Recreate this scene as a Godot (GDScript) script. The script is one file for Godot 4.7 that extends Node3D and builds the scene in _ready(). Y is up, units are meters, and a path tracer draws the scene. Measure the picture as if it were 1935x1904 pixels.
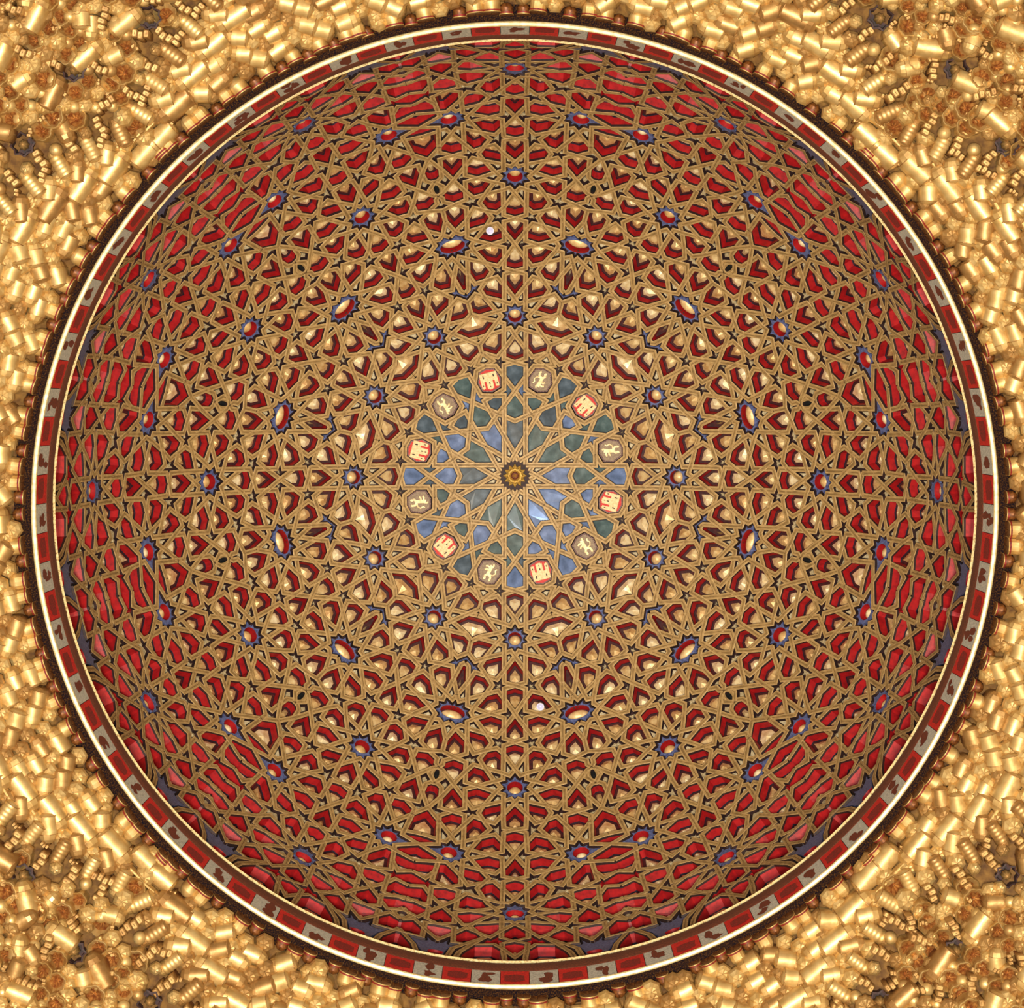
extends Node3D
# A gilded mocarabe ceiling: twelve-sided strapwork dome, frieze ring, and muqarnas around it, seen from the floor straight up.
const F := 4547.5            # focal length in pixels of the 1935 x 1904 frame
const RD := 4.55             # radius of the dome
const YE := 24.417           # height of its equator over the eye
const YR := 22.7375          # height of the outer rim
const HW := 0.0295           # half width of a strap
const CLOCK := ["six", "five", "four", "three", "two", "one", "twelve", "eleven", "ten", "nine", "eight", "seven"]

var rng := RandomNumberGenerator.new()
var mats := {}
var polys: Array[PackedVector2Array] = []
var nodes := PackedVector2Array()
var grid := {}
var edges := {}              # Vector2i(a, b) -> true when it is a strap, false on the rim
var nb := {}                 # node -> sorted neighbours

class Tris:
	var v := PackedVector3Array()
	func t(a: Vector3, b: Vector3, c: Vector3) -> void:
		v.append(a); v.append(b); v.append(c)
	func q(a: Vector3, b: Vector3, c: Vector3, d: Vector3) -> void:
		t(a, b, c); t(a, c, d)

func commit(called: String, parts: Array, parent: Node) -> MeshInstance3D:
	# parts: [Tris, material] pairs, flat shaded
	var m := ArrayMesh.new()
	for p in parts:
		var tr: Tris = p[0]
		if tr.v.size() == 0: continue
		var n := PackedVector3Array(); n.resize(tr.v.size())
		for i in range(0, tr.v.size(), 3):
			var nn := (tr.v[i + 2] - tr.v[i]).cross(tr.v[i + 1] - tr.v[i]).normalized()
			n[i] = nn; n[i + 1] = nn; n[i + 2] = nn
		var a := []; a.resize(Mesh.ARRAY_MAX)
		a[Mesh.ARRAY_VERTEX] = tr.v; a[Mesh.ARRAY_NORMAL] = n
		m.add_surface_from_arrays(Mesh.PRIMITIVE_TRIANGLES, a)
		m.surface_set_material(m.get_surface_count() - 1, p[1])
	return place(called, m, parent)

func place(called: String, m: Mesh, parent: Node) -> MeshInstance3D:
	var o := MeshInstance3D.new(); o.name = called; o.mesh = m
	parent.add_child(o, true)
	return o

func smooth(called: String, rows: Array, mat: Material, parent: Node, close := true, flip := false) -> MeshInstance3D:
	# a grid of points (rows of equal length) as one smooth surface
	return place(called, grid_mesh(rows, mat, close, flip), parent)

func grid_mesh(rows: Array, mat: Material, close := true, flip := false) -> ArrayMesh:
	var st := SurfaceTool.new(); st.begin(Mesh.PRIMITIVE_TRIANGLES)
	grid_add(st, rows, close, flip)
	st.generate_normals(); st.set_material(mat)
	return st.commit()

func grid_add(st: SurfaceTool, rows: Array, close := true, flip := false, sg := 0) -> void:
	var w: int = rows[0].size()
	st.set_smooth_group(sg)
	for i in rows.size() - 1:
		for j in (w if close else w - 1):
			var k := (j + 1) % w
			var a: Vector3 = rows[i][j]; var b: Vector3 = rows[i][k]; var c: Vector3 = rows[i + 1][k]; var d: Vector3 = rows[i + 1][j]
			for tri in ([[a, b, c], [a, c, d]] if not flip else [[a, c, b], [a, d, c]]):
				if (tri[0] as Vector3).distance_squared_to(tri[1]) < 1e-10 or (tri[1] as Vector3).distance_squared_to(tri[2]) < 1e-10 or (tri[0] as Vector3).distance_squared_to(tri[2]) < 1e-10: continue
				for x in tri: st.add_vertex(x)

func ring(profile: Array, n: int, mat: Material, called: String, parent: Node, flip := false) -> MeshInstance3D:
	# profile of Vector2(radius, height) turned about the dome's axis
	var rows := []
	for p in profile:
		var row := PackedVector3Array()
		for i in n:
			var a := TAU * i / n
			row.append(Vector3(p.x * cos(a), p.y, p.x * sin(a)))
		rows.append(row)
	var st := SurfaceTool.new(); st.begin(Mesh.PRIMITIVE_TRIANGLES)
	for i in rows.size() - 1: grid_add(st, [rows[i], rows[i + 1]], true, flip, i)
	st.generate_normals(); st.set_material(mat)
	return place(called, st.commit(), parent)

func tag(o: Node, label: String, category: String, group := "") -> void:
	o.set_meta("label", label); o.set_meta("category", category)
	if group != "": o.set_meta("group", group)

func thing(called: String, label: String, category: String, group := "") -> Node3D:
	var o := Node3D.new(); o.name = called; add_child(o, true); tag(o, label, category, group)
	return o

func structure(o: Node) -> Node:
	o.set_meta("kind", "structure"); return o

# ---------------------------------------------------------------- materials
func noise_tex(freq: float, cols: Array, offs: Array, seed_: int, size := 256, kind := FastNoiseLite.TYPE_SIMPLEX_SMOOTH, normal := false) -> NoiseTexture2D:
	var n := FastNoiseLite.new(); n.seed = seed_; n.frequency = freq; n.noise_type = kind
	n.fractal_type = FastNoiseLite.FRACTAL_FBM; n.fractal_octaves = 4
	var t := NoiseTexture2D.new(); t.width = size; t.height = size; t.seamless = true; t.noise = n
	if normal:
		t.as_normal_map = true; t.bump_strength = 3.0
	else:
		var g := Gradient.new(); g.offsets = PackedFloat32Array(offs); g.colors = PackedColorArray(cols); t.color_ramp = g
	return t

func mat(called: String, cols: Array, offs: Array, rough: float, metal: float, freq := 0.02, scale := 1.0, bump := 0.0) -> StandardMaterial3D:
	var m := StandardMaterial3D.new()
	m.albedo_texture = noise_tex(freq, cols, offs, called.hash() % 9999)
	m.uv1_triplanar = true; m.uv1_scale = Vector3.ONE * scale
	m.roughness = rough; m.metallic = metal
	if bump > 0.0:
		m.normal_enabled = true; m.normal_texture = noise_tex(0.06, [], [], 77, 256, FastNoiseLite.TYPE_SIMPLEX_SMOOTH, true); m.normal_scale = bump
	mats[called] = m
	return m

func materials() -> void:
	mat("strap", [Color(0.46, 0.36, 0.22), Color(0.62, 0.50, 0.31), Color(0.70, 0.57, 0.37)], [0.2, 0.55, 0.85], 0.6, 0.1, 0.03, 1.3, 0.2)
	mat("strap_edge", [Color(0.60, 0.48, 0.30), Color(0.76, 0.64, 0.43)], [0.25, 0.75], 0.55, 0.1, 0.03, 1.6)
	mat("strap_side", [Color(0.11, 0.05, 0.05), Color(0.19, 0.08, 0.07)], [0.3, 0.7], 0.7, 0.0, 0.04, 2.0)
	mat("groove", [Color(0.44, 0.34, 0.18), Color(0.54, 0.43, 0.24)], [0.3, 0.7], 0.7, 0.0, 0.04, 2.0)
	mat("red", [Color(0.46, 0.05, 0.07), Color(0.60, 0.07, 0.09), Color(0.66, 0.10, 0.10)], [0.15, 0.5, 0.9], 0.5, 0.0, 0.03, 1.7)
	mat("navy", [Color(0.06, 0.06, 0.10), Color(0.13, 0.13, 0.20)], [0.3, 0.7], 0.6, 0.0, 0.04, 2.0)
	mat("bed", [Color(0.13, 0.06, 0.06), Color(0.22, 0.10, 0.09)], [0.3, 0.7], 0.7, 0.0, 0.04, 2.0)
	mat("gold_a", [Color(0.78, 0.62, 0.40), Color(0.90, 0.78, 0.55), Color(0.96, 0.87, 0.67)], [0.15, 0.5, 0.85], 0.40, 0.25, 0.03, 1.5, 0.15)
	mat("gold_b", [Color(0.70, 0.52, 0.30), Color(0.85, 0.70, 0.46), Color(0.92, 0.81, 0.59)], [0.15, 0.5, 0.85], 0.40, 0.25, 0.03, 1.5, 0.15)
	mat("gold_c", [Color(0.82, 0.70, 0.49), Color(0.94, 0.85, 0.65), Color(0.98, 0.93, 0.78)], [0.15, 0.5, 0.85], 0.42, 0.2, 0.03, 1.5, 0.15)
	mat("cream", [Color(0.60, 0.54, 0.42), Color(0.80, 0.75, 0.61)], [0.2, 0.7], 0.55, 0.0, 0.05, 3.0)
	mat("cream_dull", [Color(0.52, 0.47, 0.36), Color(0.72, 0.65, 0.50)], [0.2, 0.7], 0.55, 0.0, 0.05, 3.0)
	mat("blue", [Color(0.22, 0.25, 0.40), Color(0.32, 0.36, 0.54), Color(0.42, 0.46, 0.62)], [0.2, 0.55, 0.9], 0.55, 0.0, 0.04, 2.5)
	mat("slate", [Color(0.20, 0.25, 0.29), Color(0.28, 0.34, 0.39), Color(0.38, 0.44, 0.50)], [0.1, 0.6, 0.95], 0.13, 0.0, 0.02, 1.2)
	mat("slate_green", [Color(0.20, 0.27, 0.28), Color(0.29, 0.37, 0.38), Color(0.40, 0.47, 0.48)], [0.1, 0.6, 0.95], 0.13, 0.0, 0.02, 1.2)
	mat("slate_blue", [Color(0.28, 0.35, 0.48), Color(0.38, 0.46, 0.62), Color(0.50, 0.58, 0.75)], [0.1, 0.6, 0.95], 0.13, 0.0, 0.02, 1.2)  # also stands for mirrored daylight in the lower right wedges
	mat("lip", [Color(0.80, 0.70, 0.45), Color(0.93, 0.86, 0.64)], [0.2, 0.6], 0.4, 0.1, 0.03, 1.5)
	mat("lip_worn", [Color(0.46, 0.28, 0.16), Color(0.84, 0.74, 0.50), Color(0.94, 0.87, 0.66)], [0.22, 0.34, 0.7], 0.5, 0.1, 0.05, 2.2)
	mat("brown", [Color(0.28, 0.13, 0.08), Color(0.42, 0.20, 0.11), Color(0.50, 0.26, 0.14)], [0.2, 0.55, 0.85], 0.75, 0.0, 0.06, 2.5)
	mat("frieze_red", [Color(0.58, 0.05, 0.06), Color(0.76, 0.07, 0.07), Color(0.80, 0.12, 0.09)], [0.2, 0.55, 0.85], 0.6, 0.0, 0.05, 2.5)
	mat("frieze_grey", [Color(0.56, 0.56, 0.52), Color(0.68, 0.67, 0.62), Color(0.78, 0.76, 0.70)], [0.2, 0.55, 0.85], 0.7, 0.0, 0.05, 2.5)
	mat("frieze_brown", [Color(0.28, 0.12, 0.06), Color(0.42, 0.18, 0.09), Color(0.50, 0.12, 0.07)], [0.2, 0.55, 0.9], 0.7, 0.0, 0.06, 3.0)
	mat("frieze_rust", [Color(0.34, 0.08, 0.05), Color(0.50, 0.08, 0.06), Color(0.62, 0.08, 0.06)], [0.25, 0.55, 0.9], 0.7, 0.0, 0.06, 3.0)
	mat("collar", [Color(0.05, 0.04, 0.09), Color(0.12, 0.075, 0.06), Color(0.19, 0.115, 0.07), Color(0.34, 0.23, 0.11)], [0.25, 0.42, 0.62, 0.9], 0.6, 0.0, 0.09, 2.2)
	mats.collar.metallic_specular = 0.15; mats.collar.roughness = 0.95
	mat("shell_red", [Color(0.46, 0.24, 0.13), Color(0.66, 0.46, 0.24), Color(0.78, 0.62, 0.36)], [0.25, 0.5, 0.9], 0.45, 0.6, 0.04, 1.6, 0.15)
	mat("leaf_gold", [Color(0.74, 0.56, 0.24), Color(0.92, 0.78, 0.42)], [0.2, 0.7], 0.3, 0.45, 0.04, 2.0)
	mat("mauve", [Color(0.44, 0.32, 0.32), Color(0.60, 0.48, 0.46)], [0.3, 0.7], 0.7, 0.0, 0.06, 4.0)
	mat("heraldic_red", [Color(0.70, 0.10, 0.08), Color(0.82, 0.16, 0.12)], [0.3, 0.7], 0.5, 0.0, 0.04, 3.0)
	mat("taupe", [Color(0.50, 0.42, 0.34), Color(0.60, 0.52, 0.42)], [0.3, 0.7], 0.6, 0.0, 0.04, 3.0)
	mat("ivory", [Color(0.84, 0.72, 0.52), Color(0.94, 0.84, 0.64)], [0.3, 0.7], 0.5, 0.0, 0.04, 3.0)
	mat("lamp_white", [Color(0.75, 0.74, 0.78), Color(0.82, 0.82, 0.86)], [0.3, 0.7], 0.4, 0.0)
	mat("lamp_lens", [Color(0.70, 0.70, 0.84), Color(0.82, 0.82, 0.95)], [0.3, 0.7], 0.1, 0.0)
	mat("gilt", [Color(0.52, 0.33, 0.17), Color(0.72, 0.57, 0.32), Color(0.79, 0.66, 0.41), Color(0.87, 0.77, 0.56)], [0.12, 0.3, 0.6, 0.95], 0.52, 0.7, 0.02, 0.9, 0.15)
	mat("gilt_deep", [Color(0.40, 0.22, 0.13), Color(0.58, 0.42, 0.22), Color(0.72, 0.58, 0.36)], [0.2, 0.4, 0.8], 0.52, 0.7, 0.02, 0.9, 0.15)
	mat("vault", [Color(0.28, 0.17, 0.07), Color(0.44, 0.31, 0.13), Color(0.54, 0.40, 0.18)], [0.2, 0.5, 0.9], 0.6, 0.3, 0.03, 1.5)  # dark gold, browned further to put shade into the gaps between pieces
	mat("gilt_pale", [Color(0.62, 0.47, 0.26), Color(0.76, 0.63, 0.39), Color(0.85, 0.76, 0.54)], [0.15, 0.45, 0.9], 0.55, 0.6, 0.02, 0.9, 0.15)
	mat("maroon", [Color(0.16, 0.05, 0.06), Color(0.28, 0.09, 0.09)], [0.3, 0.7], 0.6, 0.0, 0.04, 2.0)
	mat("band", [Color(0.36, 0.25, 0.15), Color(0.50, 0.37, 0.22), Color(0.56, 0.42, 0.27)], [0.2, 0.55, 0.85], 0.6, 0.0, 0.03, 1.5)
	for g in ["gilt", "gilt_deep", "gilt_pale"]:
		mats[g].clearcoat_enabled = true; mats[g].clearcoat = 0.35; mats[g].clearcoat_roughness = 0.35
	mat("bole", [Color(0.36, 0.09, 0.08), Color(0.54, 0.14, 0.12)], [0.3, 0.7], 0.5, 0.1, 0.04, 3.0)
	mat("cup_brown", [Color(0.28, 0.14, 0.06), Color(0.44, 0.26, 0.11), Color(0.56, 0.36, 0.17)], [0.3, 0.55, 0.9], 0.45, 0.3, 0.04, 2.0)
	mat("plaster", [Color(0.44, 0.36, 0.26), Color(0.52, 0.44, 0.33)], [0.3, 0.7], 0.85, 0.0, 0.02, 0.3)
	mat("floor", [Color(0.62, 0.55, 0.46), Color(0.74, 0.68, 0.58)], [0.3, 0.7], 0.35, 0.0, 0.02, 0.3)
	mat("black", [Color(0.02, 0.015, 0.015), Color(0.04, 0.03, 0.03)], [0.3, 0.7], 0.8, 0.0)

# ---------------------------------------------------------------- the lattice, drawn in a stereographic plan of the dome
func alpha_of(v: float) -> float:
	var lo := 0.0; var hi := 1.75
	for i in 40:
		var a := (lo + hi) * 0.5
		if a < hi and F * RD * sin(minf(a, PI / 2)) / (YE + RD * (cos(a) if a < PI / 2 else PI / 2 - a)) < v: lo = a
		else: hi = a
	return lo

func plan(v: float, ph: float) -> Vector2:
	var r := 2.0 * RD * tan(alpha_of(v) * 0.5); var a := deg_to_rad(ph)
	return Vector2(sin(a), cos(a)) * r

func sph(w: Vector2, depth := 0.0) -> Vector3:
	var r := w.length()
	if r < 1e-6: return Vector3(0, RD + depth, 0)
	var a := 2.0 * atan(r / (2.0 * RD)); var u := w / r; var s := sin(a) * (RD + depth)
	if a > PI / 2: return Vector3(u.x * (RD + depth), -RD * (a - PI / 2), -u.y * (RD + depth))   # upright below the equator
	return Vector3(u.x * s, cos(a) * (RD + depth), -u.y * s)

func local_scale(w: Vector2) -> float:
	return pow(cos(atan(w.length() / (2.0 * RD))), 2.0)

func p(text: String) -> void:
	var a := PackedVector2Array()
	for t in text.split(" "):
		var k := t.split(","); a.append(Vector2(float(k[0]), float(k[1])))
	polys.append(a)

func node_at(w: Vector2) -> int:
	var c := Vector2i((w / 0.02).floor())
	for dx in [-1, 0, 1]:
		for dy in [-1, 0, 1]:
			for i in grid.get(c + Vector2i(dx, dy), []):
				if nodes[i].distance_to(w) < 0.0075: return i
	nodes.append(w)
	if not grid.has(c): grid[c] = []
	grid[c].append(nodes.size() - 1)
	return nodes.size() - 1

func lattice() -> void:
	p("28.6,15 40.4,0")
	p("40.4,0 78,15")
	p("78,15 153.3,7.57 156.9,15")
	p("103.5,0 121.6,15 160.5,0")
	p("156.9,15 165.1,7.18 210.9,5.61 215.3,0")
	p("160.5,0 211.7,9.8 215.9,15 222.1,10.74 242,15 257.5,15 305.5,4.7 318.1,6.56 342.7,9.26 361.1,10.53 376.9,8.26 392.5,6.21 411.1,7.78 435.8,10 448.4,10.63 458.7,9.37 483.9,6.24 497.7,5 529.1,7.31 544.4,5.95 561.6,4.34 576.9,2.64 592.2,4.08 613.4,5.66 625.8,6.33 644.2,4.84 652.4,4.08 667.1,5.46 689.9,6.97 702.4,7.53 715.4,6.06 728.9,4.76 738.9,3.78 758,5.42 782.1,3.77 794.8,2.14 807.1,4.16 821.2,5.98 830,5.02 837.7,3.89 849.5,5.4 862.1,6.95 873,7.5")
	p("215.3,0 223.6,5.33 290.5,4.11 295.3,5.96 309.1,12.72 319.2,15 341.5,15 354.8,12.22 345.5,9.33 332.9,3.69 327.6,1.32 337.3,0")
	p("268.1,0 281.4,1.76 276.5,5.34 272.3,11.38 270.7,15")
	p("268.1,0 245.2,4.2 227.8,8.34 242,15")
	p("319.2,15 310.5,12.65 314.2,6.65 317.8,3.63 384.2,3.02 386.5,2.91 391,0")
	p("337.3,0 364.6,3.24 381.5,5.08 376.7,8.52 373.8,11.63 394.3,12.97 422.1,15 432.4,14.11 421.2,11.15 412.9,8.5 410.3,7.79 402.1,4.53 418.8,2.43 443.3,0")
	p("360.9,15 365.9,13.91 396.3,12.91 437,11.83 443.8,6.99 445,5.74 450.9,2.57 488.1,2.43 494.1,0")
	p("391,0 397.1,2.89 437.6,2.62 445,5.74 457.1,9.4 466.3,11.17 500.9,10.4 523,10.08 534.2,12.43 543.8,14.36 552,14.36 557.4,15")
	p("557.4,15 562.2,13.91 581.4,11.57 604.8,8.88 619.7,7.42 612.5,5.67 602.5,2.5 596.9,0.71 604.4,0")
	p("443.3,0 468.9,2.4 485.7,4.02 482.1,6.26 481.5,6.5 477,10.45 474.4,12.37 481.5,13.52 505.6,15 528.2,15 534.2,12.43 538.6,9.87 574.6,9.39 577.8,7.08 589.5,2.11 630.7,2 649.4,1.85 652.4,0")
	p("543.4,0 514.4,2.54 506.2,3.87 512.2,6.15 521,8.6 497.9,10.6 481.5,13.52 473.8,15")
	p("543.4,0 555,1.08 550,2.74 544.2,6.05 540.4,8.31 555,9.63 581.4,11.57 607,13.13 617.4,13.89 633.1,15")
	p("494.1,0 500.9,2.42 561.9,2.29 565.1,3.36 577.8,7.08 586.3,9.23 621.4,8.76 630,10.9 641.6,12.88 691.7,12.11 699.4,15")
	p("562.2,13.91 574,13.68 586.8,15 587.5,14.29 592.7,13.52 618.7,13.11 628,13.08 630,10.9 632.5,8.65 690.3,8.14 697.8,4.14 702.3,1.99 734.9,1.75 738.3,0")
	p("604.4,0 629.9,2.52 642,3.47 638,5.1 632.5,7.17 649.9,8.44 674,10.32 685,11 683.5,12.42 681.2,15")
	p("633.1,15 649.9,12.86 674,10.32 683.6,9.33 677.7,7.82 669.9,5.87 661.2,3.23 677.3,1.61 696.7,0")
	p("699.4,15 713.1,11.45 724.2,11.6 755.8,11.98")
	p("728.9,15 722.1,11.63 719.6,10.33 725.6,9.57 737.4,8.19 754.7,6.82 748.6,5.12 743.5,3.07 757.5,1.57 773.4,0")
	p("652.4,0 657,1.84 691.9,1.96 697.8,4.14 707.1,6.81 712.3,7.96 755.8,7.82 762.5,9.9")
	p("696.7,0 714.7,1.38 730.7,2.92 727,4.62 719.8,8.32 717.2,8.94 725.6,9.57")
	p("738.3,0 743.4,1.69 786.6,1.77 793.2,4.5 802,8.1 820.1,8.03 825.9,9.89")
	p("762.5,9.9 765.7,7.95 796.4,8.06 797.6,4.5 802.6,1.75 837.2,1.74 841.8,0")
	p("773.4,0 780.1,0.82 779.7,2.24 774.2,4.52 768.6,6.88 783.2,8.32 795.3,9.88")
	p("813.9,0 810.5,0.57 812,2.38 816.4,5.06 820.9,6.89 808.3,8.22 795.3,9.88")
	p("813.9,0 826.2,1.75 837.3,3.22 830.6,5.02 825.1,6.48 837.2,8.09 849.5,9.9")
	p("841.8,0 845.6,1.64 858,1.48 866.1,1.32 873,1.25")
	p("825.9,9.89 826.6,8 849.7,7.9 849.5,5.4 847.1,2.66 855.3,1.33 866,0")
	# half a gore is drawn; mirror it about the second stars' meridian, then about the axis and the seams
	var half := []           # [Vector2 v/phi, Vector2, strap?]
	for a in polys:
		for i in a.size() - 1: half.append([a[i], a[i + 1], true])
	for s in half.duplicate():
		if minf(s[0].x, s[1].x) >= 722.0 and maxf(s[0].y, s[1].y) <= 10.3:
			var a := Vector2(s[0].x, 19.8 - s[0].y); var b := Vector2(s[1].x, 19.8 - s[1].y)
			if a.y > 15.0 and b.y > 15.0: continue
			if a.y > 15.0: a = b.lerp(a, (15.0 - b.y) / (a.y - b.y))
			elif b.y > 15.0: b = a.lerp(b, (15.0 - a.y) / (b.y - a.y))
			var stray := false   # a corner of the mirrored part that the seam leaves out
			for e: Vector2 in [a, b]:
				if e.x > 756.0 and e.x < 760.0 and e.y > 14.2 and e.y < 14.8: stray = true
			if stray: continue
			half.append([a, b, true])
	half.append([Vector2(837.7, 3.89), Vector2(858.5, 7.9), true]); half.append([Vector2(858.5, 7.9), Vector2(873.0, 8.5), true])
	for i in 6: half.append([Vector2(872.0, i * 2.5), Vector2(872.0, i * 2.5 + 2.5), false])
	var segs := []
	for s in half:
		var pts := []
		for e in 2: pts.append(s[e])
		for k in 4:
			var q := []
			for e: Vector2 in pts:
				var ph: float = [e.y, -e.y, 30.0 - e.y, -30.0 + e.y][k]
				q.append(plan(e.x, ph))
			if k >= 2 and pts[0].y > 14.99 and pts[1].y > 14.99: continue
			if q[0].distance_to(q[1]) > 0.001: segs.append([q[0], q[1], s[2]])
	# split where they cross or touch
	var cuts := []
	for s in segs: cuts.append([0.0, 1.0])
	for i in segs.size():
		var a: Vector2 = segs[i][0]; var b: Vector2 = segs[i][1]
		var bx := Rect2(a, Vector2.ZERO).expand(b).grow(0.008)
		for j in range(i + 1, segs.size()):
			var c: Vector2 = segs[j][0]; var d: Vector2 = segs[j][1]
			if not bx.intersects(Rect2(c, Vector2.ZERO).expand(d).grow(0.002), true): continue
			var x = Geometry2D.segment_intersects_segment(a, b, c, d)
			if x != null:
				cuts[i].append((x - a).dot(b - a) / (b - a).length_squared())
				cuts[j].append((x - c).dot(d - c) / (d - c).length_squared())
			for e: Vector2 in [c, d]:
				var t := (e - a).dot(b - a) / (b - a).length_squared()
				if t > 0.0 and t < 1.0 and e.distance_to(a.lerp(b, t)) < 0.0075: cuts[i].append(t)
			for e: Vector2 in [a, b]:
				var t := (e - c).dot(d - c) / (d - c).length_squared()
				if t > 0.0 and t < 1.0 and e.distance_to(c.lerp(d, t)) < 0.0075: cuts[j].append(t)
	for i in segs.size():
		var ts: Array = cuts[i]; ts.sort()
		var last := -1
		for t in ts:
			var k := node_at((segs[i][0] as Vector2).lerp(segs[i][1], t))
			if last >= 0 and k != last:
				var e := Vector2i(mini(k, last), maxi(k, last))
				if not edges.has(e) or segs[i][2]: edges[e] = segs[i][2]
			last = k
	# drop loose ends
	for pass_ in 30:
		var deg := {}
		for e in edges:
			deg[e.x] = deg.get(e.x, 0) + 1; deg[e.y] = deg.get(e.y, 0) + 1
		var gone := []
		for e in edges:
			if deg[e.x] < 2 or deg[e.y] < 2: gone.append(e)
		if gone.is_empty(): break
		for e in gone: edges.erase(e)
	for e in edges:
		for k in [[e.x, e.y], [e.y, e.x]]:
			if not nb.has(k[0]): nb[k[0]] = []
			nb[k[0]].append(k[1])
	for k in nb:
		var c := nodes[k]
		nb[k].sort_custom(func(a, b): return (nodes[a] - c).angle() < (nodes[b] - c).angle())

func faces() -> Array:
	var done := {}; var out := []
	for e in edges:
		for d in [e, Vector2i(e.y, e.x)]:
			if done.has(d): continue
			var loop := PackedVector2Array(); var u: int = d.x; var w: int = d.y; var n := 0
			while not done.has(Vector2i(u, w)) and n < 200:
				done[Vector2i(u, w)] = true
				loop.append(nodes[u]); n += 1
				var l: Array = nb[w]; var i := l.find(u)
				var nxt: int = l[(i - 1 + l.size()) % l.size()]
				u = w; w = nxt
			var ar := area(loop)
			if ar > 0.0005 and ar < 2.5: out.append(loop)
	return out

func area(a: PackedVector2Array) -> float:
	var s := 0.0
	for i in a.size(): s += a[i].cross(a[(i + 1) % a.size()])
	return s * 0.5

func centre(a: PackedVector2Array) -> Vector2:
	var s := 0.0; var c := Vector2.ZERO
	for i in a.size():
		var k := a[i].cross(a[(i + 1) % a.size()]); s += k; c += (a[i] + a[(i + 1) % a.size()]) * k
	return c / (3.0 * s)

func inset(a: PackedVector2Array, d: float) -> PackedVector2Array:
	# the same corners moved inwards (counter-clockwise outline)
	var out := PackedVector2Array(); var n := a.size()
	for i in n:
		var e0 := (a[i] - a[(i - 1 + n) % n]).normalized(); var e1 := (a[(i + 1) % n] - a[i]).normalized()
		var n0 := Vector2(-e0.y, e0.x); var n1 := Vector2(-e1.y, e1.x)
		out.append(a[i] + (n0 + n1) * (d / maxf(1.0 + n0.dot(n1), 0.12)))
	return out

func shrink(a: PackedVector2Array, d: float) -> PackedVector2Array:
	# clean inward offset; corners may merge
	var best := PackedVector2Array(); var most := 0.0
	for r in Geometry2D.offset_polygon(a, -d, Geometry2D.JOIN_MITER):
		var k := absf(area(r))
		if k > most: most = k; best = r
	if area(best) < 0: best.reverse()
	return tidy(best)

func tidy(a: PackedVector2Array, tol := 0.006) -> PackedVector2Array:
	var b := PackedVector2Array()
	for q in a:
		if b.is_empty() or b[-1].distance_to(q) > tol: b.append(q)
	while b.size() > 3 and b[0].distance_to(b[-1]) <= tol: b.remove_at(b.size() - 1)
	var again := true
	while again and b.size() > 3:
		again = false
		for i in b.size():
			var e0 := (b[i] - b[(i - 1 + b.size()) % b.size()]).normalized(); var e1 := (b[(i + 1) % b.size()] - b[i]).normalized()
			if absf(e0.cross(e1)) < 0.09 and e0.dot(e1) > 0: b.remove_at(i); again = true; break
	return b

func lid(tr: Tris, a: PackedVector2Array, depth: float) -> void:
	var ix := Geometry2D.triangulate_polygon(a)
	for i in range(0, ix.size(), 3): tr.t(sph(a[ix[i]], depth), sph(a[ix[i + 1]], depth), sph(a[ix[i + 2]], depth))

func wall(tr: Tris, a: PackedVector2Array, da: float, b: PackedVector2Array, db: float) -> void:
	for i in a.size():
		var j := (i + 1) % a.size()
		tr.q(sph(a[i], da), sph(a[j], da), sph(b[j], db), sph(b[i], db))

func well(called: String, a: PackedVector2Array, top: float, depth: float, taper: float, wm: Material, fm: Material, parent: Node) -> PackedVector2Array:
	# a recess with its side walls and its floor
	var b := a if taper <= 0.0 else inset(a, taper)
	var small := shrink(a, taper) if taper > 0.0 else a
	var w := Tris.new(); var f := Tris.new(); var r := Tris.new(); var g := Tris.new()
	if called == "coffer":   # a dark moulded edge above, a dark blue line along the foot
		wall(r, a, top, a, 0.026); wall(w, a, 0.026, b, depth - 0.016); wall(g, b, depth - 0.016, b, depth)
	else:
		wall(w, a, top, b, depth)
	lid(f, small, depth)
	commit(called, [[w, wm], [f, fm], [r, mats.strap_side], [g, mats.navy]], parent)
	return small

func gem(called: String, a: PackedVector2Array, base: float, side: float, rise: float, m: Material, parent: Node) -> void:
	# a faceted block: upright sides, then planes up to a point or a ridge
	var t := Tris.new(); var n := a.size()
	wall(t, a, base, a, base - side)
	var c := centre(a)
	var far := Vector2.ZERO; var wide := 0.0; var narrow := 1e9
	for q in a:
		if q.distance_to(c) > far.length(): far = q - c
	var dir := far.normalized(); var nrm := Vector2(-dir.y, dir.x)
	var lo := 1e9; var hi := -1e9; var l2 := 1e9; var h2 := -1e9
	for q in a:
		lo = minf(lo, (q - c).dot(dir)); hi = maxf(hi, (q - c).dot(dir)); l2 = minf(l2, (q - c).dot(nrm)); h2 = maxf(h2, (q - c).dot(nrm))
	wide = hi - lo; narrow = h2 - l2
	var r := maxf(0.0, (wide - narrow * 1.35) * 0.35)
	var e := [c + dir * r, c - dir * r]
	for i in n:
		var j := (i + 1) % n
		var ei: Vector2 = e[0] if (a[i] - c).dot(dir) > 0 else e[1]; var ej: Vector2 = e[0] if (a[j] - c).dot(dir) > 0 else e[1]
		t.t(sph(a[i], base - side), sph(a[j], base - side), sph(ej, base - side - rise))
		if ei != ej: t.t(sph(a[i], base - side), sph(ej, base - side - rise), sph(ei, base - side - rise))
	commit(called, [[t, m]], parent)

func block(called: String, a: PackedVector2Array, base: float, top: float, bevel: float, m: Material, parent: Node) -> void:
	var t := Tris.new(); var b := inset(a, bevel)
	wall(t, a, base, a, top + bevel); wall(t, a, top + bevel, b, top); lid(t, b, top)
	commit(called, [[t, m]], parent)

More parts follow.
